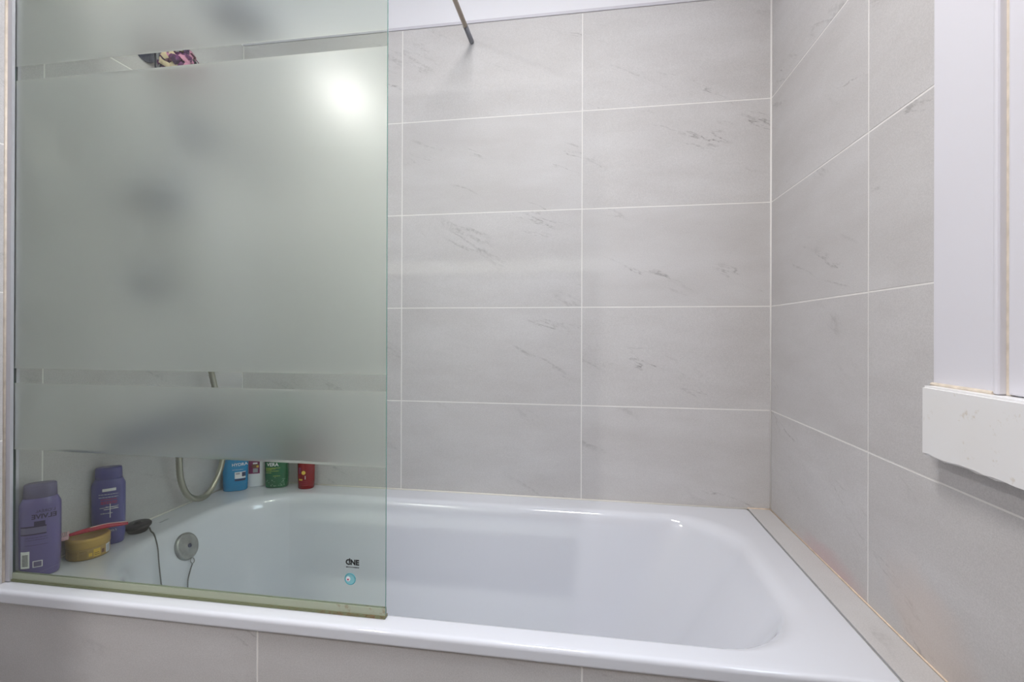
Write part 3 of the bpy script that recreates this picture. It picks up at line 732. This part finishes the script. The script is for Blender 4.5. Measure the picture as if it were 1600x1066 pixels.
bm = bmesh.new(); lathe(bm, [(.040, .001), (.038, .008), (.013, .016), (.012, RX - .012)], 24, (0, RYY, 1.22), 'X'); spart('wall_bracket', bm, M['dchrome'])
bm = bmesh.new(); lathe(bm, [(.012, .03), (.016, .026), (.020, .018), (.082, .010), (.088, .006), (.086, 0), (.04, -.001)], 40, (.288, RYY, 1.938), 'Z'); spart('overhead_rose', bm, M['dchrome'])
bm = bmesh.new(); lathe(bm, [(.040, .001), (.038, .008), (.013, .016), (.012, RX - .012)], 24, (0, RYY, 1.885), 'X'); spart('wall_bracket', bm, M['dchrome'])
bm = box(RX - .017, RX + .030, RYY - .019, RYY + .019, 1.435, 1.485, .006); sl_ = spart('slider', bm, M['dchrome'])
bm = bmesh.new(); tube(bm, [(RX, RYY - .018, 1.46), (RX, RYY - .062, 1.46)], [.012, .015], 20); spart('slider_knob', bm, M['dchrome'])
bm = bmesh.new(); hp = catmull([(RX + .048, RYY + .010, 1.415), (RX + .050, RYY + .012, 1.47), (RX + .056, RYY + .015, 1.56), (RX + .070, RYY + .018, 1.62)], 6); tube(bm, hp, [.0105 + .003 * (i / len(hp)) for i in range(len(hp))], 18)
hs = spart('hand_shower', bm, M['dchrome'])
bm = bmesh.new(); lathe(bm, [(.018, -.020), (.040, -.008), (.044, .002), (.042, .007), (.034, .009)], 32, axis='X')
o = obj('spray_head', bm, M['dchrome'], hs, (RX + .078, RYY + .020, 1.645), (0, R(25), 0), smooth=True)
bm = bmesh.new(); tube(bm, [(RX + .020, RYY + .008, 1.455), (RX + .048, RYY + .010, 1.455)], .013, 14); spart('holder_arm', bm, M['dchrome'])
HP = [(RX + .048, RYY + .010, 1.416), (.095, -.368, 1.36), (.090, -.335, 1.25), (.082, -.27, 1.08), (.070, -.222, .945), (.060, -.176, .84), (.050, -.148, .75), (.046, -.155, .66), (.046, -.190, .602), (.048, -.235, .580),
      (.052, -.292, .602), (.060, -.330, .660), (.070, -.348, .73), (.075, -.350, .796)]
hpth = catmull(HP, 14)
bm = bmesh.new(); tube(bm, hpth, [.0092 if i % 2 else .0082 for i in range(len(hpth))], 12); spart('hose', bm, M['hose'])
bm = bmesh.new(); tube(bm, [(.075, -.350, .770), (.075, -.350, .797)], .0125, 16); spart('hose_nut', bm, M['chrome'])

# ------------------------------------------------------------------ bath puff hanging on the column
pf = empty('bath_puff', (.088, -.375, 1.842), 0, label='purple pink and cream mesh bath puff hanging on the shower rail', category='bath puff')
cols = [M_ for M_ in (plain('puff_purple', srgb(96, 34, 92), .8), plain('puff_cream', srgb(236, 214, 178), .8), plain('puff_pink', srgb(206, 140, 168), .8), plain('puff_plum', srgb(62, 26, 66), .8))]
bm = bmesh.new()
rp = random.Random(3)
for k in range(150):
    d = Vector((rp.gauss(0, 1), rp.gauss(0, 1), rp.gauss(0, 1))).normalized(); p = d * rp.uniform(.018, .042)
    s = Vector((rp.gauss(0, 1), rp.gauss(0, 1), rp.gauss(0, 1))); s = (s - d * s.dot(d)).normalized(); t = d.cross(s)
    mi = rp.choice([0, 0, 0, 1, 1, 2, 2, 3]); ln = rp.uniform(.012, .019); wd = rp.uniform(.006, .010)
    rows = []
    for i in range(7):
        a = -1.35 + 2.7 * i / 6
        c = p + s * (ln * math.sin(a)) + d * (ln * .8 * (math.cos(a) - .3)) ; w_ = t * wd * (.6 + .4 * math.cos(a))
        wv = d * (.0025 * math.sin(i * 2.2 + k))
        rows.append((bm.verts.new(c - w_ + wv), bm.verts.new(c + d * .002), bm.verts.new(c + w_ - wv)))
    for a, b in zip(rows, rows[1:]):
        for j in (0, 1):
            f = bm.faces.new((a[j], a[j + 1], b[j + 1], b[j])); f.material_index = mi
bmesh.ops.create_icosphere(bm, subdivisions=2, radius=.030)
obj('mesh_ruffle', bm, cols, pf, smooth=True, fix=False)
bm = bmesh.new(); tube(bm, catmull([(0, 0, .03), (-.006, .004, .06), (-.025, -.002, .085), (-.040, -.010, .092), (-.050, -.006, .085), (-.03, .004, .06), (0, .004, .03)], 6), .0015, 6); obj('hanging_cord', bm, M['white'], pf, smooth=True)
